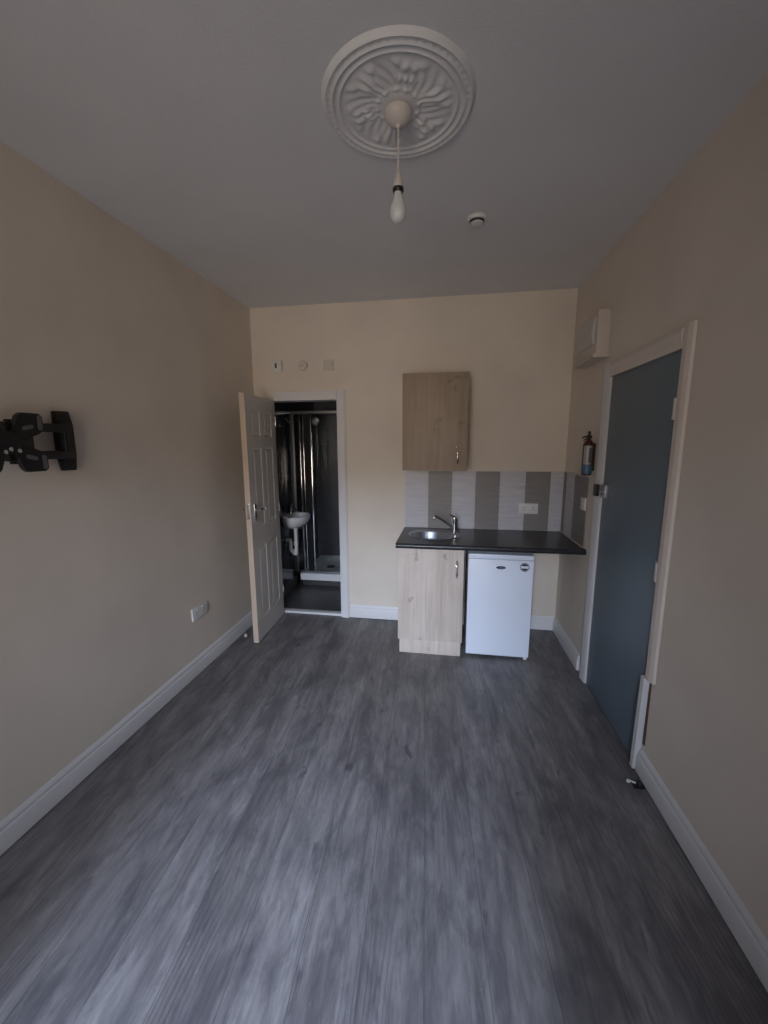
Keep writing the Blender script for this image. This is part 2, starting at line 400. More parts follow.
# ------------------------------------------------------------------ blue-grey door in the right wall (door_2)
d2 = bpy.data.objects.new('door_2', None); COL.objects.link(d2); d2.location = (XR, (DY0+DY1)/2, 0); d2['_o'] = tuple(d2.location)
struct(d2, 'plain blue-grey painted door in the right wall', 'door')
box1('leaf', 'bluedoor', (XR-.002, XR+.042, DY0+.004, DY1-.004, .006, DZ-.004), .0015, d2)
q = MB(); q.box(XR-.026, XR-.002, 2.575, 2.645, 1.272, 1.352, .004); q.lathe([(.016, 0), (.016, -.016), (.012, -.02)], (XR-.026, 2.605, 1.312), 'X', 18)
nl = q.build('night_latch', 'steel', d2)
q = MB(); q.box(XR-.046, XR-.022, DY1-.005, DY1+.035, 1.275, 1.348, .004); kp = q.build('latch_keep', 'black', d2); kp['label'] = 'black latch keep screwed to the door frame'
for z in (.24, .97, 1.70):
    q = MB(); q.box(XR-.006, XR-.001, DY0-.004, DY0+.03, z, z+.09, .001); q.tube([(XR-.011, DY0-.002, z), (XR-.011, DY0-.002, z+.09)], .007, 10)
    q.build('hinge', 'gloss', d2)
# architrave of that door
q = MB()
pr = [(XR-.001, DY1+.002), (XR-.012, DY1+.002), (XR-.018, DY1+.02), (XR-.022, DY1+.07), (XR-.016, DY1+.095), (XR-.001, DY1+.10)]
q3 = MB(); q3.prism(pr, 2, 0, DZ+.09)
struct(q3.build('trim_9', 'gloss', smooth=False), 'white far-side architrave of the blue-grey door', 'door frame')
pr = [(XR-.001, DY0-.004), (XR-.012, DY0-.004), (XR-.018, DY0-.02), (XR-.020, DY0-.05), (XR-.012, DY0-.07), (XR-.001, DY0-.075)]
q2 = MB(); q2.prism(pr, 2, .50, DZ+.09)
struct(q2.build('trim_8', 'archcream', smooth=False), 'cream painted near-side architrave of the blue-grey door', 'door frame')
q.prism([(XR-.001, DZ+.0), (XR-.012, DZ+.0), (XR-.018, DZ+.02), (XR-.022, DZ+.065), (XR-.014, DZ+.088), (XR-.001, DZ+.09)], 1, DY0-.003, DY1+.002)
struct(q.build('trim_4', 'archcream', smooth=False), 'cream architrave above the blue-grey door', 'door frame')
q = MB()
vs = q.box(XR-.030, XR-.002, DY0-.034, DY0-.004, .006, .505)
for v_ in vs:
    if v_.co.z < .1: v_.co.y += .018
struct(q.build('trim_5', 'gloss', smooth=False), 'loose white piece of trim at the foot of the door frame', 'door frame')
q = MB(); q.box(XR-.004, XR-.0005, DY0-.046, DY0-.031, .16, .50)
struct(q.build('trim_6', 'rawwood', smooth=False), 'dark gap of broken timber beside the loose trim', 'gap')
q = MB(); q.box(XR, XR+.11, DY0-.001, DY0+.003, 0, DZ); q.box(XR, XR+.11, DY1-.003, DY1+.001, 0, DZ); q.box(XR+.045, XR+.11, DY0, DY1, DZ-.003, DZ+.001); q.box(XR+.1, XR+.12, DY0+.003, DY1-.003, 0, DZ-.003)
struct(q.build('trim_7', 'gloss', smooth=False), 'white lining of the blue-grey door opening', 'door frame')

# ------------------------------------------------------------------ kitchenette
# base cabinet
CX0, CX1, CYF = -.368, .118, 2.892
t = thing('base_cabinet', 'pale oak-look base cabinet under the sink, left of the fridge', 'cabinet', ((CX0+CX1)/2, 3.17, 0))
q = MB(); th = .016; yb = 3.445
q.box(CX0, CX0+th, CYF+.02, yb, .11, .838); q.box(CX1-th, CX1, CYF+.02, yb, .11, .838); q.box(CX0+th, CX1-th, CYF+.02, yb, .11, .126)
q.box(CX0+th, CX1-th, yb-.008, yb, .126, .66); q.box(CX0+th, CX1-th, CYF+.02, CYF+.1, .822, .838)
for (a, b) in ((CX0+.03, CX0+.06), (CX1-.06, CX1-.03)):
    for (c, d) in ((CYF+.06, CYF+.09), (yb-.06, yb-.03)): q.box(a, b, c, d, 0, .11)
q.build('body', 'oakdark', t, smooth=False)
dr = box1('door', 'oak', (CX0, CX1, CYF, CYF+.018, .114, .836), .0015, t)
def bow(x, y, z0, z1):
    q = MB(); n = 12; pts = []; rs = []
    for i in range(n+1):
        u = i/n; pts.append((x, y-.004-.024*math.sin(PI*u)**.8, z0+(z1-z0)*u)); rs.append(.0058+.0040*math.sin(2*PI*u)**2)
    q.tube(pts, rs, 10); q.lathe([(.007, 0), (.007, -.004)], (x, y, z0+.004), 'Y', 12); q.lathe([(.007, 0), (.007, -.004)], (x, y, z1-.004), 'Y', 12)
    return q
bow(.068, CYF, .625, .755).build('handle', 'satin', dr)
box1('plinth', 'oak', (CX0+.012, CX1-.008, CYF+.008, CYF+.024, 0.001, .112), .001, t)

# wall cabinet
t = thing('wall_cabinet', 'oak-look wall cabinet hung above the splashback', 'cabinet', (-.12, 3.31, 1.39))
WX_0, WX_1 = -.368, .128; z0, z1 = 1.396, 2.126; yf = 3.15
q = MB(); q.box(WX_0, WX_0+th, yf+.02, D-.001, z0, z1); q.box(WX_1-th, WX_1, yf+.02, D-.001, z0, z1)
q.box(WX_0+th, WX_1-th, yf+.02, D-.001, z0, z0+th); q.box(WX_0+th, WX_1-th, yf+.02, D-.001, z1-th, z1); q.box(WX_0+th, WX_1-th, D-.01, D-.002, z0+th, z1-th)
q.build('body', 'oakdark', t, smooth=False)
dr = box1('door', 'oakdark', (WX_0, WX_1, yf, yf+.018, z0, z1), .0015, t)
bow(.056, yf, 1.452, 1.578).build('handle', 'satin', dr)

# worktop with round hole for sink (outline ring triangulated)
WT, WB = .880, .842
SXc, SYc, SRX, SRY = -.112, 3.195, .210, .185
q = MB(); N = 48
x0, x1, y0, y1 = -.382, XS-.001, 2.868, D-.0095
def sqpt(a):
    dx, dy = math.cos(a), math.sin(a); s = []
    if dx > 1e-9: s.append((.30)/dx)
    if dx < -1e-9: s.append((SXc-x0)/-dx)
    if dy > 1e-9: s.append((y1-SYc)/dy)
    if dy < -1e-9: s.append((SYc-y0)/-dy)
    s = min(s); return (SXc+dx*s, SYc+dy*s)
corners = [math.atan2(b-SYc, a-SXc) % (2*PI) for a in (x0, SXc+.30) for b in (y0, y1)]
angs = sorted([2*PI*k/N for k in range(N)]+corners)
inn = [(SXc+SRX*math.cos(a)*.95, SYc+SRY*math.sin(a)*.95) for a in angs]; out = [sqpt(a) for a in angs]
L = {}
for z in (WB, WT):
    L[z] = ([q.bm.verts.new((*p, z)) for p in inn], [q.bm.verts.new((*p, z)) for p in out])
n = len(angs)
for k in range(n):
    j = (k+1) % n
    q.bm.faces.new((L[WT][0][k], L[WT][0][j], L[WT][1][j], L[WT][1][k])); q.bm.faces.new((L[WB][0][j], L[WB][0][k], L[WB][1][k], L[WB][1][j]))
    q.bm.faces.new((L[WT][0][j], L[WT][0][k], L[WB][0][k], L[WB][0][j])); q.bm.faces.new((L[WT][1][k], L[WT][1][j], L[WB][1][j], L[WB][1][k]))
q.box(SXc+.30, x1, y0, y1, WB, WT)
# rounded nose at the front edge
ns = [(y0, WB+.001)] + [(y0-.010*math.sin(PI*k/8), WB+.001+(WT-WB-.002)*(k/8)) for k in range(1, 8)] + [(y0, WT-.001)]
q.prism(ns, 0, x0, x1)
tag(q.build('worktop', 'worktop', loc=(.28, 3.17, WB)), 'black speckled laminate worktop running over cabinet and fridge', 'worktop')

# sink: inset steel bowl with tap ledge
t = thing('sink', 'round stainless steel sink set in the black worktop', 'sink', (SXc, SYc, WT))
q = MB(); n = 48; rings = []
bcx, bcy = -.150, 3.165
prof = [(1.0, .0012, 0), (.985, .0045, 0), (.93, .003, 0), (None, .001, .152), (None, -.010, .146), (None, -.06, .142), (None, -.12, .13), (None, -.142, .112), (None, -.150, .06), (None, -.150, .022)]
for s, h, r in prof:
    ring = []
    for k in range(n):
        a = 2*PI*k/n
        if s is not None: p = (SXc+SRX*s*math.cos(a), SYc+SRY*s*math.sin(a))
        else: p = (bcx+r*1.03*math.cos(a), bcy+r*.95*math.sin(a))
        ring.append(q.bm.verts.new((*p, WT+h)))
    rings.append(ring)
for a, b in zip(rings, rings[1:]):
    for k in range(n): q.bm.faces.new((a[k], a[(k+1) % n], b[(k+1) % n], b[k]))
q.bm.faces.new(rings[-1])
sk = q.build('bowl', 'steel', t)
bmn = bmesh.new(); bmn.from_mesh(sk.data)
for f in bmn.faces: f.normal_flip() if f.normal.z < -.01 else None
bmn.to_mesh(sk.data); bmn.free()
q = MB(); q.lathe([(.03, -.149), (.03, -.146), (.018, -.1445)], (bcx, bcy, WT), 'Z', 24); q.build('waste_plug', 'chrome', t)
# tap
tx, ty = .048, 3.285
t = thing('mixer_tap', 'chrome mixer tap with raised spout at back of the sink', 'tap', (tx, ty, WT))
q = MB(); q.lathe([(.028, .002), (.028, .008), (.022, .014), (.021, .07), (.023, .078), (.023, .1)], (tx, ty, WT), 'Z', 24); q.build('tap_body', 'chrome', t)
q = MB(); q.tube([(tx-.012, ty-.005, WT+.045), (tx-.06, ty-.022, WT+.085), (tx-.11, ty-.04, WT+.122), (tx-.152, ty-.055, WT+.148), (tx-.162, ty-.058, WT+.146), (tx-.166, ty-.06, WT+.13)], [.013, .012, .0115, .0115, .0125, .013], 14); q.build('spout', 'chrome', t)
q = MB(); q.lathe([(.023, .101), (.024, .112), (.022, .128), (.012, .137), (.003, .139)], (tx, ty, WT), 'Z', 24)
q.tube([(tx, ty, WT+.13), (tx-.015, ty-.02, WT+.143), (tx-.035, ty-.05, WT+.158)], [.010, .009, .006], 10); q.build('lever', 'chrome', t)

# splashback: striped tile panels
def splash(name, axis, edges, start_dark, label):
    q = MB(); dark = start_dark
    for a, b in zip(edges, edges[1:]):
        q.mi = 1 if dark else 0
        if axis == 0: q.box(a+.0008, b-.0008, D-.008, D-.0005, .8815, 1.372, .0005, 1)
        else: q.box(XS-.008, XS-.0005, b+.0008, a-.0008, .8815, 1.372, .0005, 1)
        dark = not dark
    q.mi = 2
    if axis == 0: q.box(edges[0], edges[-1], D-.009, D-.0006, 1.372, 1.378)
    else: q.box(XS-.009, XS-.0006, edges[-1], edges[0], 1.372, 1.378); q.box(XS-.012, XS-.0006, edges[-1], edges[0], .8805, .886)
    return tag(q.build(name, ['tile_light', 'tile_dark', 'cream_plastic'], loc=((edges[0]+edges[-1])/2 if axis == 0 else XS, D if axis == 0 else 3.2, .881), smooth=False), label, 'splashback')
splash('splashback', 0, [-.378, -.178, .024, .218, .415, .622, .815, XS-.009], False, 'grey and white striped tiles on the end wall behind the sink')
splash('splashback', 1, [D-.009, 3.385, 3.19, 2.915], True, 'striped tiles on the right wall beside the fire extinguisher')

# fridge
FX0, FX1, FY = .150, .610, 2.915
t = thing('fridge', 'small white under-counter fridge with a round sticker', 'fridge', ((FX0+FX1)/2, 3.15, 0))
q = MB(); q.box(FX0+.004, FX1-.004, FY+.055, 3.40, .03, .808, .004); q.box(FX0+.03, FX1-.03, FY+.07, 3.38, .012, .03)
q.build('cabinet_body', 'fridgeside', t)
q = MB(); q.box(FX0+.012, FX1-.012, FY+.045, FY+.055, .05, .795); q.build('door_gasket', 'gasket', t)
dr = box1('door', 'fridge', (FX0, FX1, FY, FY+.045, .022, .770), .006, t)
q = MB(); q.box(FX0, FX1, FY+.001, FY+.055, .773, .808, .005); q.build('top_trim', 'fridge', t)
q = MB(); q.prism([(FX0+.001+.03*0, .022), (FX0+.001, .012), (FX1-.001, .012), (FX1-.001, .022)], 1, FY+.06, FY+.08); q.build('kick_plate', 'gasket', t)
for (a, b) in ((FX0+.04, FY+.085), (FX1-.04, FY+.085), (FX0+.04, 3.35), (FX1-.04, 3.35)):
    q = MB(); q.lathe([(.016, 0), (.016, .012), (.009, .014), (.009, .03)], (a, b, 0), 'Z', 14); q.build('foot', 'black', t)
q = MB(); q.box(FX1-.035, FX1-.012, FY+.004, FY+.03, 0.003, .022, .002); q.build('hinge_foot', 'plastic', t)
q = MB(); q.lathe([(.034, 0), (.034, -.003), (.03, -.0042)], (.383, FY, .712), 'Y', 28, 1, 1)
for v in q.bm.verts: v.co.z = .712+(v.co.z-.712)*.33
bd = q.build('badge', 'navy', dr)
# lettering-like raised strokes on the oval badge (illegible in the photo): one pale line
q = MB(); q.box(.368, .398, FY-.0052, FY-.004, .7113, .7127); q.build('badge_lettering', 'stickerwhite', bd)
q = MB(); q.mi = 1; q.lathe([(.036, 0), (.036, -.0012)], (.548, FY, .722), 'Y', 32); 
q.mi = 0; q.lathe([(.0325, -.0012), (.0325, -.0018)], (.548, FY, .722), 'Y', 32)
q.mi = 1; q.lathe([(.0285, -.0018), (.0285, -.0022)], (.548, FY, .722), 'Y', 32)
q.mi = 0
def seg(z0, z1, up_):
    pts = []; r = .0262; zz = z0 if up_ else z1; a0 = math.asin(abs(zz)/r)
    for k in range(13):
        a = a0+(PI-2*a0)*k/12; pts.append((.548+r*math.cos(a), .722+(r*math.sin(a) if up_ else -r*math.sin(a))))
    q.prism(pts, 1, FY-.0028, FY-.0021)
seg(.009, 0, True); seg(0, -.009, False)
q.build('sticker', ['navy', 'stickerwhite'], dr, smooth=False)
q = MB(); q.box(FX0+.015, FX0+.05, FY-.0005, FY+.002, .782, .792); q.build('trim_label', 'stickerwhite', t)

# ------------------------------------------------------------------ sockets, switches, sensors
def socket_back(name, cx, cz, w, h, label, cat, mat='cream_plastic', dep=.010, details='switch', base=D):
    t = thing(name, label, cat, (cx, base, cz-h/2))
    q = MB(); q.box(cx-w/2, cx+w/2, base-dep, base-.0004, cz-h/2, cz+h/2, .003); q.build('face_plate', mat, t)
    return t
t = socket_back('double_socket', .652, 1.066, .155, .088, 'white double socket on the striped tiles behind the worktop', 'socket', 'plastic', base=D-.008)
for k in (-1, 1):
    cx = .652+k*.037
    q = MB(); b = D-.018
    q.box(cx-.004, cx+.004, b-.0006, b+.001, 1.066+.004, 1.066+.012); q.box(cx-.013, cx-.007, b-.0006, b+.001, 1.066-.014, 1.066-.009); q.box(cx+.007, cx+.013, b-.0006, b+.001, 1.066-.014, 1.066-.009)
    q.build('pin_holes', 'black', t)
    box1('rocker', 'plastic', (cx-k*.012-.006, cx-k*.012+.006, b-.004, b+.001, 1.066+.018, 1.066+.036), .001, t)
# left wall double socket
t = thing('double_socket', 'white double socket low on the left wall', 'socket', (XL, 2.45, .40))
q = MB(); q.box(XL+.0004, XL+.012, 2.365, 2.535, .395, .485, .003); q.build('face_plate', 'plastic', t)
for k in (-1, 1):
    cy = 2.45+k*.04; q = MB(); b = XL+.012
    q.box(b-.001, b+.0006, cy-.004, cy+.004, .442, .45); q.box(b-.001, b+.0006, cy-.013, cy-.007, .424, .429); q.box(b-.001, b+.0006, cy+.007, cy+.013, .424, .429)
    q.build('pin_holes', 'black', t)
    box1('rocker', 'plastic', (b-.001, b+.004, cy-k*.012-.006, cy-k*.012+.006, .456, .474), .001, t)
# right wall switch above worktop
t = thing('fused_switch', 'white switch plate on the right wall tiles above the worktop', 'switch', (XS, 2.955, 1.14))
q = MB(); q.box(XS-.019, XS-.0085, 2.915, 3.0, 1.142, 1.228, .003); q.build('face_plate', 'plastic', t)
box1('rocker', 'plastic', (XS-.0225, XS-.018, 2.945, 2.962, 1.172, 1.198), .001, t)
# blank plate
t = thing('cable_outlet', 'small cream blank plate on the bare end wall right of the bathroom doorway', 'outlet', (-.709, D, 1.15))
q = MB(); q.box(-.735, -.683, D-.005, D-.0004, 1.15, 1.218, .002); q.build('face_plate', 'wall', t)
q = MB(); q.lathe([(.006, 0), (.006, -.002)], (-.709, D-.005, 1.184), 'Y', 12); q.build('screw_cap', 'cream_plastic', t)
# three devices over the doorway
t = thing('wall_thermostat', 'square white control with a black dial mark, leftmost above the bathroom doorway', 'thermostat', (-1.497, D, 2.22))
q = MB(); q.box(-1.54, -1.455, D-.024, D-.0004, 2.222, 2.318, .006); q.build('casing', 'plastic', t)
q = MB(); q.lathe([(.024, 0), (.023, -.006), (.019, -.008)], (-1.5, D-.024, 2.272), 'Y', 24); q.build('dial', 'plastic', t)
q = MB(); q.box(-1.510, -1.494, D-.0335, D-.031, 2.252, 2.292, .001); q.build('window', 'black', t)
t = thing('junction_box', 'small round cream box, middle one above the bathroom doorway', 'junction box', (-1.27, D, 2.23))
q = MB(); q.lathe([(.040, -.0004), (.040, -.018), (.036, -.023)], (-1.268, D, 2.268), 'Y', 28); q.build('lid', 'fusebox', t)
q = MB(); q.lathe([(.005, 0), (.005, -.002)], (-1.268, D-.023, 2.268), 'Y', 12); q.build('screw', 'satin', t)
t = thing('blank_plate', 'square cream blanking plate, rightmost above the bathroom doorway', 'blank plate', (-1.04, D, 2.22))
q = MB(); q.box(-1.085, -.995, D-.012, D-.0004, 2.225, 2.31, .004); q.build('face_plate', 'fusebox', t)
for s in (-1, 1):
    q = MB(); q.lathe([(.004, 0), (.004, -.001)], (-1.04+s*.03, D-.012, 2.268), 'Y', 10); q.build('screw', 'satin', t)

# consumer unit high on the right wall
t = thing('fuse_box', 'white fuse box with flip cover high on the right wall above the extinguisher', 'fuse box', (XS, 2.95, 2.12))
bx = XS-.075
q = MB(); q.box(bx, XS-.0004, 2.765, 3.13, 2.145, 2.40, .006); q.build('casing', 'fusebox', t)
q = MB(); q.prism([(bx+.001, 2.20), (bx-.014, 2.21), (bx-.020, 2.25), (bx-.018, 2.33), (bx-.006, 2.362), (bx+.001, 2.365)], 1, 2.80, 3.10, .002); q.build('flip_cover', 'fusecover', t)
q = MB(); q.prism([(XS-.0004, 2.118), (bx-.020, 2.118), (bx-.020, 2.136), (bx-.008, 2.1448), (XS-.0004, 2.1448)], 1, 2.755, 3.14); q.build('lower_lip', 'fusebox', t)

# fire extinguisher on the right wall
ex, ey = XS-.042, 2.862
t = thing('fire_extinguisher', 'slim fire extinguisher with blue base hung by the blue-grey door', 'fire extinguisher', (ex, ey, 1.39))
q = MB(); q.lathe([(.024, 1.39), (.030, 1.394), (.032, 1.402), (.032, 1.590), (.028, 1.606), (.018, 1.618), (.013, 1.622), (.013, 1.635)], (ex, ey, 0), 'Z', 28); q.build('cylinder', 'red', t)
q = MB()
for k in range(13):
    pass
def wrap(name, z0, z1, a0, a1, mat, r=.0327):
    q = MB(); n = 16; A = []; B = []; C = []; E_ = []
    for k in range(n+1):
        a = a0+(a1-a0)*k/n
        for lst, rr_, z in ((A, r, z0), (B, r, z1), (C, r-.0006, z0), (E_, r-.0006, z1)): lst.append(q.bm.verts.new((ex+rr_*math.cos(a), ey+rr_*math.sin(a), z)))
    for k in range(n):
        q.bm.faces.new((A[k], A[k+1], B[k+1], B[k])); q.bm.faces.new((C[k+1], C[k], E_[k], E_[k+1])); q.bm.faces.new((B[k], B[k+1], E_[k+1], E_[k])); q.bm.faces.new((A[k+1], A[k], C[k], C[k+1]))
    q.bm.faces.new((A[0], B[0], E_[0], C[0])); q.bm.faces.new((A[n], C[n], E_[n], B[n]))
    return q.build(name, mat, t)
wrap('paper_label', 1.462, 1.585, math.radians(205), math.radians(300), 'label')
wrap('text_panel', 1.475, 1.570, math.radians(262), math.radians(296), 'greyplastic', .0331)
wrap('blue_band', 1.402, 1.458, math.radians(165), math.radians(345), 'blue')
q = MB(); q.box(ex-.012, ex+.012, ey-.02, ey+.016, 1.633, 1.652, .002); q.tube([(ex-.002, ey-.01, 1.648), (ex-.03, ey-.028, 1.643), (ex-.052, ey-.04, 1.636)], .005, 8)
q.tube([(ex-.002, ey-.01, 1.634), (ex-.03, ey-.026, 1.625), (ex-.042, ey-.034, 1.619)], .004, 8); q.build('lever', 'black', t)
q = MB(); q.lathe([(.007, 0), (.010, .010), (.010, .022), (.004, .027)], (ex, ey, 1.652), 'Z', 16); q.build('valve_knob', 'black', t)
q = MB(); q.box(XS-.013, XS-.0003, ey-.012, ey+.012, 1.42, 1.60); q.build('bracket', 'black', t)

# ------------------------------------------------------------------ TV bracket on the left wall
t = thing('tv_wall_bracket', 'black folding TV wall bracket without a screen on the left wall', 'TV bracket', (XL, 1.42, 1.61))
def P(y, z, x): return (x, y, z)
q = MB()
q.prism([(1.552, 1.75), (1.622, 1.752), (1.636, 1.69), (1.636, 1.56), (1.627, 1.488), (1.562, 1.488), (1.55, 1.55), (1.55, 1.69)], 0, XL+.0004, XL+.022, .003); q.build('wall_plate', 'blackmetal', t)
q = MB(); q.box(XL+.022, XL+.045, 1.55, 1.60, 1.54, 1.70, .006); q.tube([(XL+.038, 1.572, 1.535), (XL+.038, 1.572, 1.705)], .012, 16); q.build('pivot_block', 'blackmetal', t)
for z in (1.675, 1.560):
    q = MB(); q.box(XL+.026, XL+.05, 1.31, 1.60, z-.018, z+.018, .004); q.build('arm', 'blackmetal', t)
q = MB(); q.tube([(XL+.06, 1.33, 1.53), (XL+.06, 1.33, 1.70)], .018, 16); q.box(XL+.06, XL+.088, 1.29, 1.36, 1.54, 1.69, .006); q.build('tilt_hub', 'blackmetal', t)
# VESA cross with four padded ends
vx0, vx1 = XL+.088, XL+.106; vc = 1.283; zc = 1.612
vp = MB(); vp.box(vx0, vx1, vc-.092, vc+.092, zc-.042, zc+.042, .004)
for sy in (-1, 1):
    for sz in (-1, 1):
        vp.prism([(vc+sy*u_, zc+sz*w_) for u_, w_ in ((.018, .040), (.055, .008), (.12, .036), (.137, .052), (.137, .102), (.124, .114), (.056, .114), (.040, .100))], 0, vx0-.004, vx1+.003, .002)
vp = vp.build('vesa_plate', 'blackmetal', t)
for sy in (-1, 1):
    for sz in (-1, 1):
        q = MB(); yc, z_ = vc+sy*.121, zc+sz*.078
        ar = [(yc+.0085*math.cos(a), z_+(.020 if math.sin(a) > 0 else -.020)+.0085*math.sin(a)) for a in [2*PI*k/16+.01 for k in range(16)]]
        q.prism(ar, 0, vx1+.002, vx1+.006); q.build('slot_insert', 'greyplastic', vp)
        q = MB(); yc, z_ = vc+sy*.072, zc+sz*.058
        ar = [(yc+sy*(.014 if math.cos(a) > 0 else -.014)*1+.008*math.cos(a)*sy, z_+.008*math.sin(a)+sz*.004*(1 if math.cos(a) > 0 else -1)) for a in [2*PI*k/16+.01 for k in range(16)]]
        q.prism(ar, 0, vx1+.001, vx1+.005); q.build('slot_insert', 'greyplastic', vp)
for (y_, z_) in ((vc-.02, zc-.07), (vc+.03, zc-.066), (vc+.0, zc-.06)):
    q = MB(); q.lathe([(.008, -.004), (.008, .003), (.005, .005)], (vx1, y_, z_+.035), 'X', 12); q.build('bolt', 'satin', vp)

# ------------------------------------------------------------------ ceiling rose (polar relief)
RX, RY, RR = -.203, 1.585, .262
q = MB(); nr, nt = 80, 240
def relief(r, a):
    u = r/RR; h = 0
    def g(c, w): return math.exp(-((u-c)/w)**2)
    h += .010*(1-max(0, min(1, (u-.95)/.05)))                       # base disc
    h += .005*g(.955, .03)+.007*g(.86, .022)+.006*g(.77, .02)
    h += .003*g(.905, .03)*(.5+.5*math.cos(56*a))
    # leaves and flowers in the field
    if .2 < u < .76:
        leaf_ = max(0, math.cos(3*a+.5))**3
        h += .008*leaf_*math.exp(-((u-.50)/.17)**2)*(1-.5*math.cos(30*a))
        fl = max(0, -math.cos(3*a+.5))
        h += .008*(fl**6)*g(.58, .06)*(1+.6*math.cos(24*a)); h += .006*(fl**2)*g(.42, .05)*(1+.5*math.cos(36*a))
        h += .005*(abs(math.sin(6*a+1))**6)*g(.64, .05)
        h += .0016*math.cos(24*a+26*u)*g(.5, .2)
    h += .010*max(0, 1-(u/.26)**2)+.004*g(.27, .03)*(1+.5*math.cos(12*a))
    return h
cv = q.bm.verts.new((RX, RY, H-relief(0, 0))); prev = None; first = None
for i in range(1, nr+1):
    r = RR*i/nr
    ring = [q.bm.verts.new((RX+r*math.cos(2*PI*k/nt), RY+r*math.sin(2*PI*k/nt), H-relief(r, 2*PI*k/nt)-.0002)) for k in range(nt)]
    for k in range(nt):
        if prev is None: q.bm.faces.new((cv, ring[(k+1) % nt], ring[k]))
        else: q.bm.faces.new((prev[k], prev[(k+1) % nt], ring[(k+1) % nt], ring[k]))
    prev = ring
top = [q.bm.verts.new((v.co.x, v.co.y, H)) for v in prev]
for k in range(nt): q.bm.faces.new((prev[k], prev[(k+1) % nt], top[(k+1) % nt], top[k]))
q.bm.faces.new(top[::-1])
tag(q.build('ceiling_rose', 'plaster', loc=(RX, RY, H)), 'large white moulded plaster ceiling rose with leaf pattern', 'ceiling rose')

# pendant lamp
t = thing('pendant_light', 'bare white bulb hanging on a short cord from the ceiling rose', 'pendant light', (RX, RY, H-.028))
zt = H-.026
q = MB(); q.lathe([(.047, 0), (.047, -.012), (.042, -.024), (.028, -.036), (.010, -.043), (.006, -.05)], (RX, RY, zt), 'Z', 32); q.build('ceiling_cup', 'cream_plastic', t)
q = MB()
for s in (0, PI):
    q.tube([(RX+.0018*math.cos(s+k*.9), RY+.0018*math.sin(s+k*.9), zt-.045-(k/40)*(zt-.045-2.53)) for k in range(41)], .0019, 8)
q.build('cord', 'cream_plastic', t)
hd = MB(); hd.lathe([(.005, 2.545), (.010, 2.538), (.013, 2.520), (.0165, 2.515), (.0165, 2.490)], (RX, RY, 0), 'Z', 24); hd = hd.build('lamp_holder', 'cream_plastic', t)
q = MB(); q.lathe([(.0195, 2.494), (.0195, 2.484), (.017, 2.480)], (RX, RY, 0), 'Z', 24); q.build('shade_ring', 'black', hd)
q = MB(); q.lathe([(.0135, 2.482), (.0145, 2.470), (.019, 2.455), (.027, 2.435), (.0295, 2.418), (.0275, 2.402), (.021, 2.390), (.011, 2.383), (.002, 2.3815)], (RX, RY, 0), 'Z', 28); q.build('bulb', 'opal', t)

# smoke / heat alarm
t = thing('smoke_alarm', 'small white smoke alarm on the ceiling beyond the ceiling rose', 'smoke alarm', (.11, 2.36, H-.04))
q = MB(); q.lathe([(.050, 0), (.050, -.010), (.046, -.016)], (.11, 2.36, H-.0002), 'Z', 32); q.build('base_plate', 'plastic', t)
q = MB(); q.lathe([(.038, -.016), (.036, -.025)], (.11, 2.36, H), 'Z', 32); q.build('vent_gap', 'black', t)
q = MB(); q.lathe([(.034, -.024), (.032, -.028), (.020, -.032), (.006, -.033)], (.11, 2.36, H), 'Z', 32); q.build('cover', 'plastic', t)

# ------------------------------------------------------------------ floor door stops
t = thing('door_stop', 'small dark metal door stop on the floor at the foot of the blue-grey door', 'door stop', (.90, 1.835, 0))
q = MB(); q.box(.878, .925, 1.815, 1.85, 0, .006, .001); q.lathe([(.013, .006), (.013, .022), (.010, .026)], (.905, 1.83, 0), 'Z', 16); q.build('rubber_block', 'black', t)
q = MB(); q.lathe([(.008, 0), (.008, .008), (.005, .011)], (.868, 1.853, 0), 'Z', 16); q.tube([(.87, 1.853, .008), (.9, 1.835, .010)], .004, 8); q.build('metal_tip', 'plastic', t)
q = MB(); q.lathe([(.012, 0), (.014, .006), (.012, .02), (.008, .024)], (-1.672, 2.955, 0), 'Z', 16)
tag(q.build('door_stop', 'edge', loc=(-1.672, 2.955, 0)), 'tiny pale door stop on the floor by the open white door', 'door stop')

# ------------------------------------------------------------------ bathroom fittings
# shower tray
t = thing('shower_tray', 'white raised shower tray at the back of the bathroom', 'shower tray', (-1.07, 4.58, .012))
q = MB(); tx0, tx1, ty0, ty1, tz = -1.655, BR-.002, 4.20, BY-.002, .155
A = [(tx0, ty0), (tx1, ty0), (tx1, ty1), (tx0, ty1)]; w = .05; Bq = [(tx0+w, ty0+w), (tx1-w, ty0+w), (tx1-w, ty1-w), (tx0+w, ty1-w)]; w = .09; Cq = [(tx0+w, ty0+w), (tx1-w, ty0+w), (tx1-w, ty1-w), (tx0+w, ty1-w)]
R_ = [[q.bm.verts.new((*p, z)) for p in pts] for pts, z in ((A, .078), (A, tz), (Bq, tz), (Cq, tz-.05))]
for a, b in zip(R_, R_[1:]):
    for k in range(4): q.bm.faces.new((a[k], a[(k+1) % 4], b[(k+1) % 4], b[k]))
q.bm.faces.new(R_[-1]); q.bm.faces.new(R_[0][::-1])
q.build('tray', 'ceramic', t, smooth=False)
box1('riser_plinth', 'bathfloor', (tx0+.02, tx1, ty0+.02, ty1, .0125, .077), 0, t)
q = MB(); q.lathe([(.055, tz-.0495), (.055, tz-.04), (.045, tz-.030), (.015, tz-.026)], (-1.42, 4.62, 0), 'Z', 28); q.build('waste_cover', 'chrome', t)
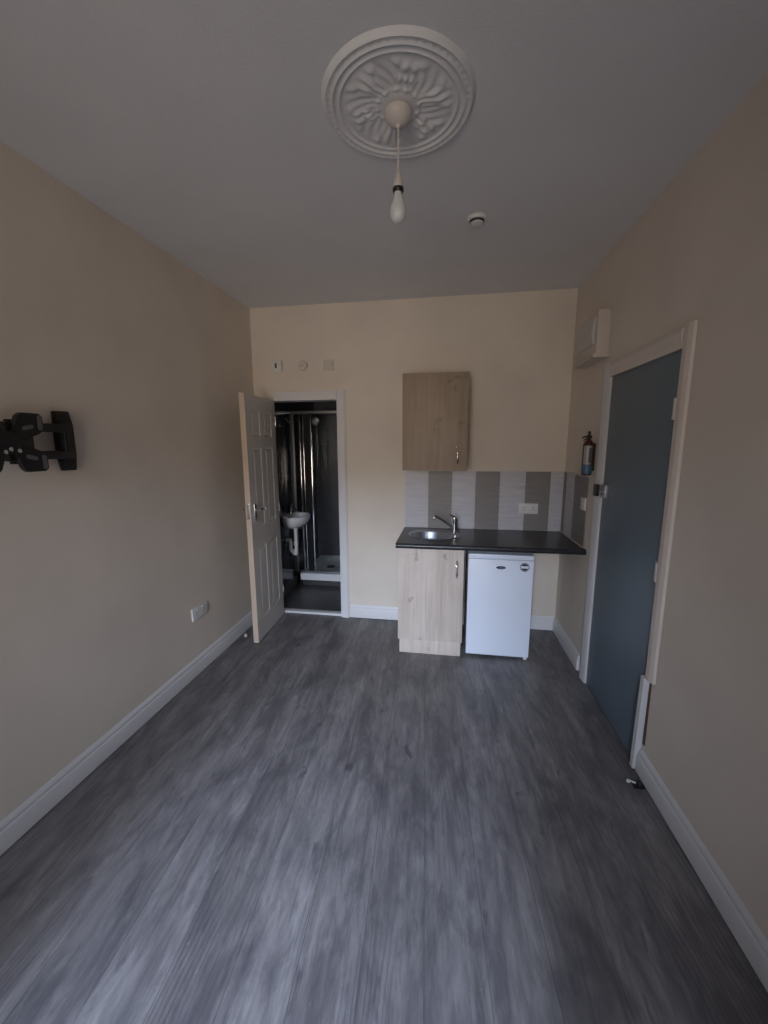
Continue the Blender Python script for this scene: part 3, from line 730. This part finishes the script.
# shower enclosure
t = thing('shower_screen', 'chrome framed glass shower screen standing on the tray', 'shower screen', (-1.2, 4.23, tz))
zt_ = 1.955; sy_ = 4.235
q = MB(); q.box(BL+.001, BR-.002, sy_-.016, sy_+.016, zt_-.03, zt_, .004); q.build('top_rail', 'steel', t)
q = MB(); q.box(tx0+.001, BR-.002, sy_-.014, sy_+.014, tz+.001, tz+.025, .004); q.build('bottom_rail', 'steel', t)
for xa, w_ in ((-1.612, .018), (-1.572, .012), (-1.487, .015)):
    q = MB(); q.box(xa-w_/2, xa+w_/2, sy_-.018, sy_+.018, tz+.025, zt_-.03, .005); q.build('post', 'chrome', t)
q = MB(); q.box(BL+.001, BL+.02, sy_-.014, sy_+.014, tz+.006, zt_-.03, .003); q.build('wall_channel', 'steel', t)
q = MB(); q.box(-1.566+.001, -1.4945, sy_-.012, sy_+.012, tz+.025, zt_-.03); q.build('dark_gap_strip', 'blackmetal', t)  # black strip put in as the dark of the gap between two posts
for a, b in ((BL+.02, -1.621), (-1.4795, BR-.003)):
    q = MB(); q.box(a, b, sy_-.003, sy_+.003, tz+.025, zt_-.03); q.build('glass_panel', 'glass', t)
# riser rail, handset and hose
rx = -1.655
t = thing('shower_set', 'white hand shower with looped hose on the shower back wall', 'shower', (rx, BY, 1.3))
q = MB(); q.tube([(rx, BY-.04, 1.32), (rx, BY-.04, 1.98)], .010, 12); q.tube([(rx, BY, 1.34), (rx, BY-.04, 1.34)], .012, 10); q.tube([(rx, BY, 1.96), (rx, BY-.04, 1.96)], .012, 10); q.build('riser_rail', 'chrome', t)
q = MB(); q.tube([(rx+.02, BY-.06, 1.66), (rx+.02, BY-.08, 1.78), (rx+.02, BY-.10, 1.86)], [.011, .012, .015], 12); q.lathe([(.02, .02), (.05, 0), (.052, -.012), (.046, -.018)], (rx+.02, BY-.125, 1.88), 'Y', 24); q.build('handset', 'satin', t)
q = MB(); pts = curve((rx+.02, BY-.06, 1.66), (rx+.04, BY-.07, 1.05), (rx+.10, BY-.05, 1.2), 14)+curve((rx+.10, BY-.05, 1.2), (rx+.13, BY-.04, 1.35), (rx+.12, BY-.03, 1.45), 8)[1:]
q.tube(pts, .006, 8); q.build('hose', 'satin', t)
# basin on bathroom left wall
bx_, by_ = BL, 3.96
t = thing('wash_basin', 'small white wall-hung basin with exposed waste pipe in the bathroom', 'basin', (BL, by_, .85))
q = MB(); n = 32; rings = []
def dring(s, z, ox=0, flat=True):
    ring = []
    for k in range(n):
        a = 2*PI*k/n; x = math.cos(a); y = math.sin(a)
        X = .115+.145*x*s+ox
        if X < .001: X = .001
        ring.append(q.bm.verts.new((BL+X, by_+.19*y*s, z)))
    return ring
for s, z, ox in ((.28, .735, -.03), (.5, .742, -.025), (.8, .775, -.01), (.96, .82, 0), (1.0, .850, 0), (1.0, .868, 0), (.95, .873, 0), (.84, .868, .004), (.72, .82, .01), (.5, .785, .01), (.2, .775, .01)): rings.append(dring(s, z, ox))
for a, b in zip(rings, rings[1:]):
    for k in range(n): q.bm.faces.new((a[k], a[(k+1) % n], b[(k+1) % n], b[k]))
q.bm.faces.new(rings[0][::-1]); q.bm.faces.new(rings[-1]); q.build('bowl', 'ceramic', t)
q = MB(); q.lathe([(.022, .874), (.02, .88), (.017, .93), (.02, .945), (.008, .955)], (BL+.05, by_+.03, 0), 'Z', 18); q.tube([(BL+.05, by_+.03, .915), (BL+.1, by_+.02, .925), (BL+.13, by_+.015, .905)], .010, 10); q.tube([(BL+.05, by_+.03, .95), (BL+.075, by_+.01, .985)], .006, 8); q.build('basin_tap', 'chrome', t)
q = MB(); px = BL+.105
q.lathe([(.024, .736), (.024, .715), (.018, .712)], (px, by_, 0), 'Z', 18)
pts = [(px, by_, .715), (px, by_, .56)]+[(px-.03*(1-math.cos(a)), by_, .50-.035*math.sin(a)) for a in [PI*k/8 for k in range(9)]]+[(px-.06, by_, .56), (px-.062, by_, .585), (px-.07, by_, .60), (px-.09, by_, .602), (BL+.001, by_, .602)]
q.tube(pts, .019, 14); q.lathe([(.025, .58), (.025, .545)], (px, by_, 0), 'Z', 18); q.lathe([(.028, .50), (.03, .455), (.026, .44)], (px-.012, by_, 0), 'Z', 18)
q.build('waste_trap', 'plastic', t)

for o in bpy.data.objects:
    if '_o' in o: del o['_o']
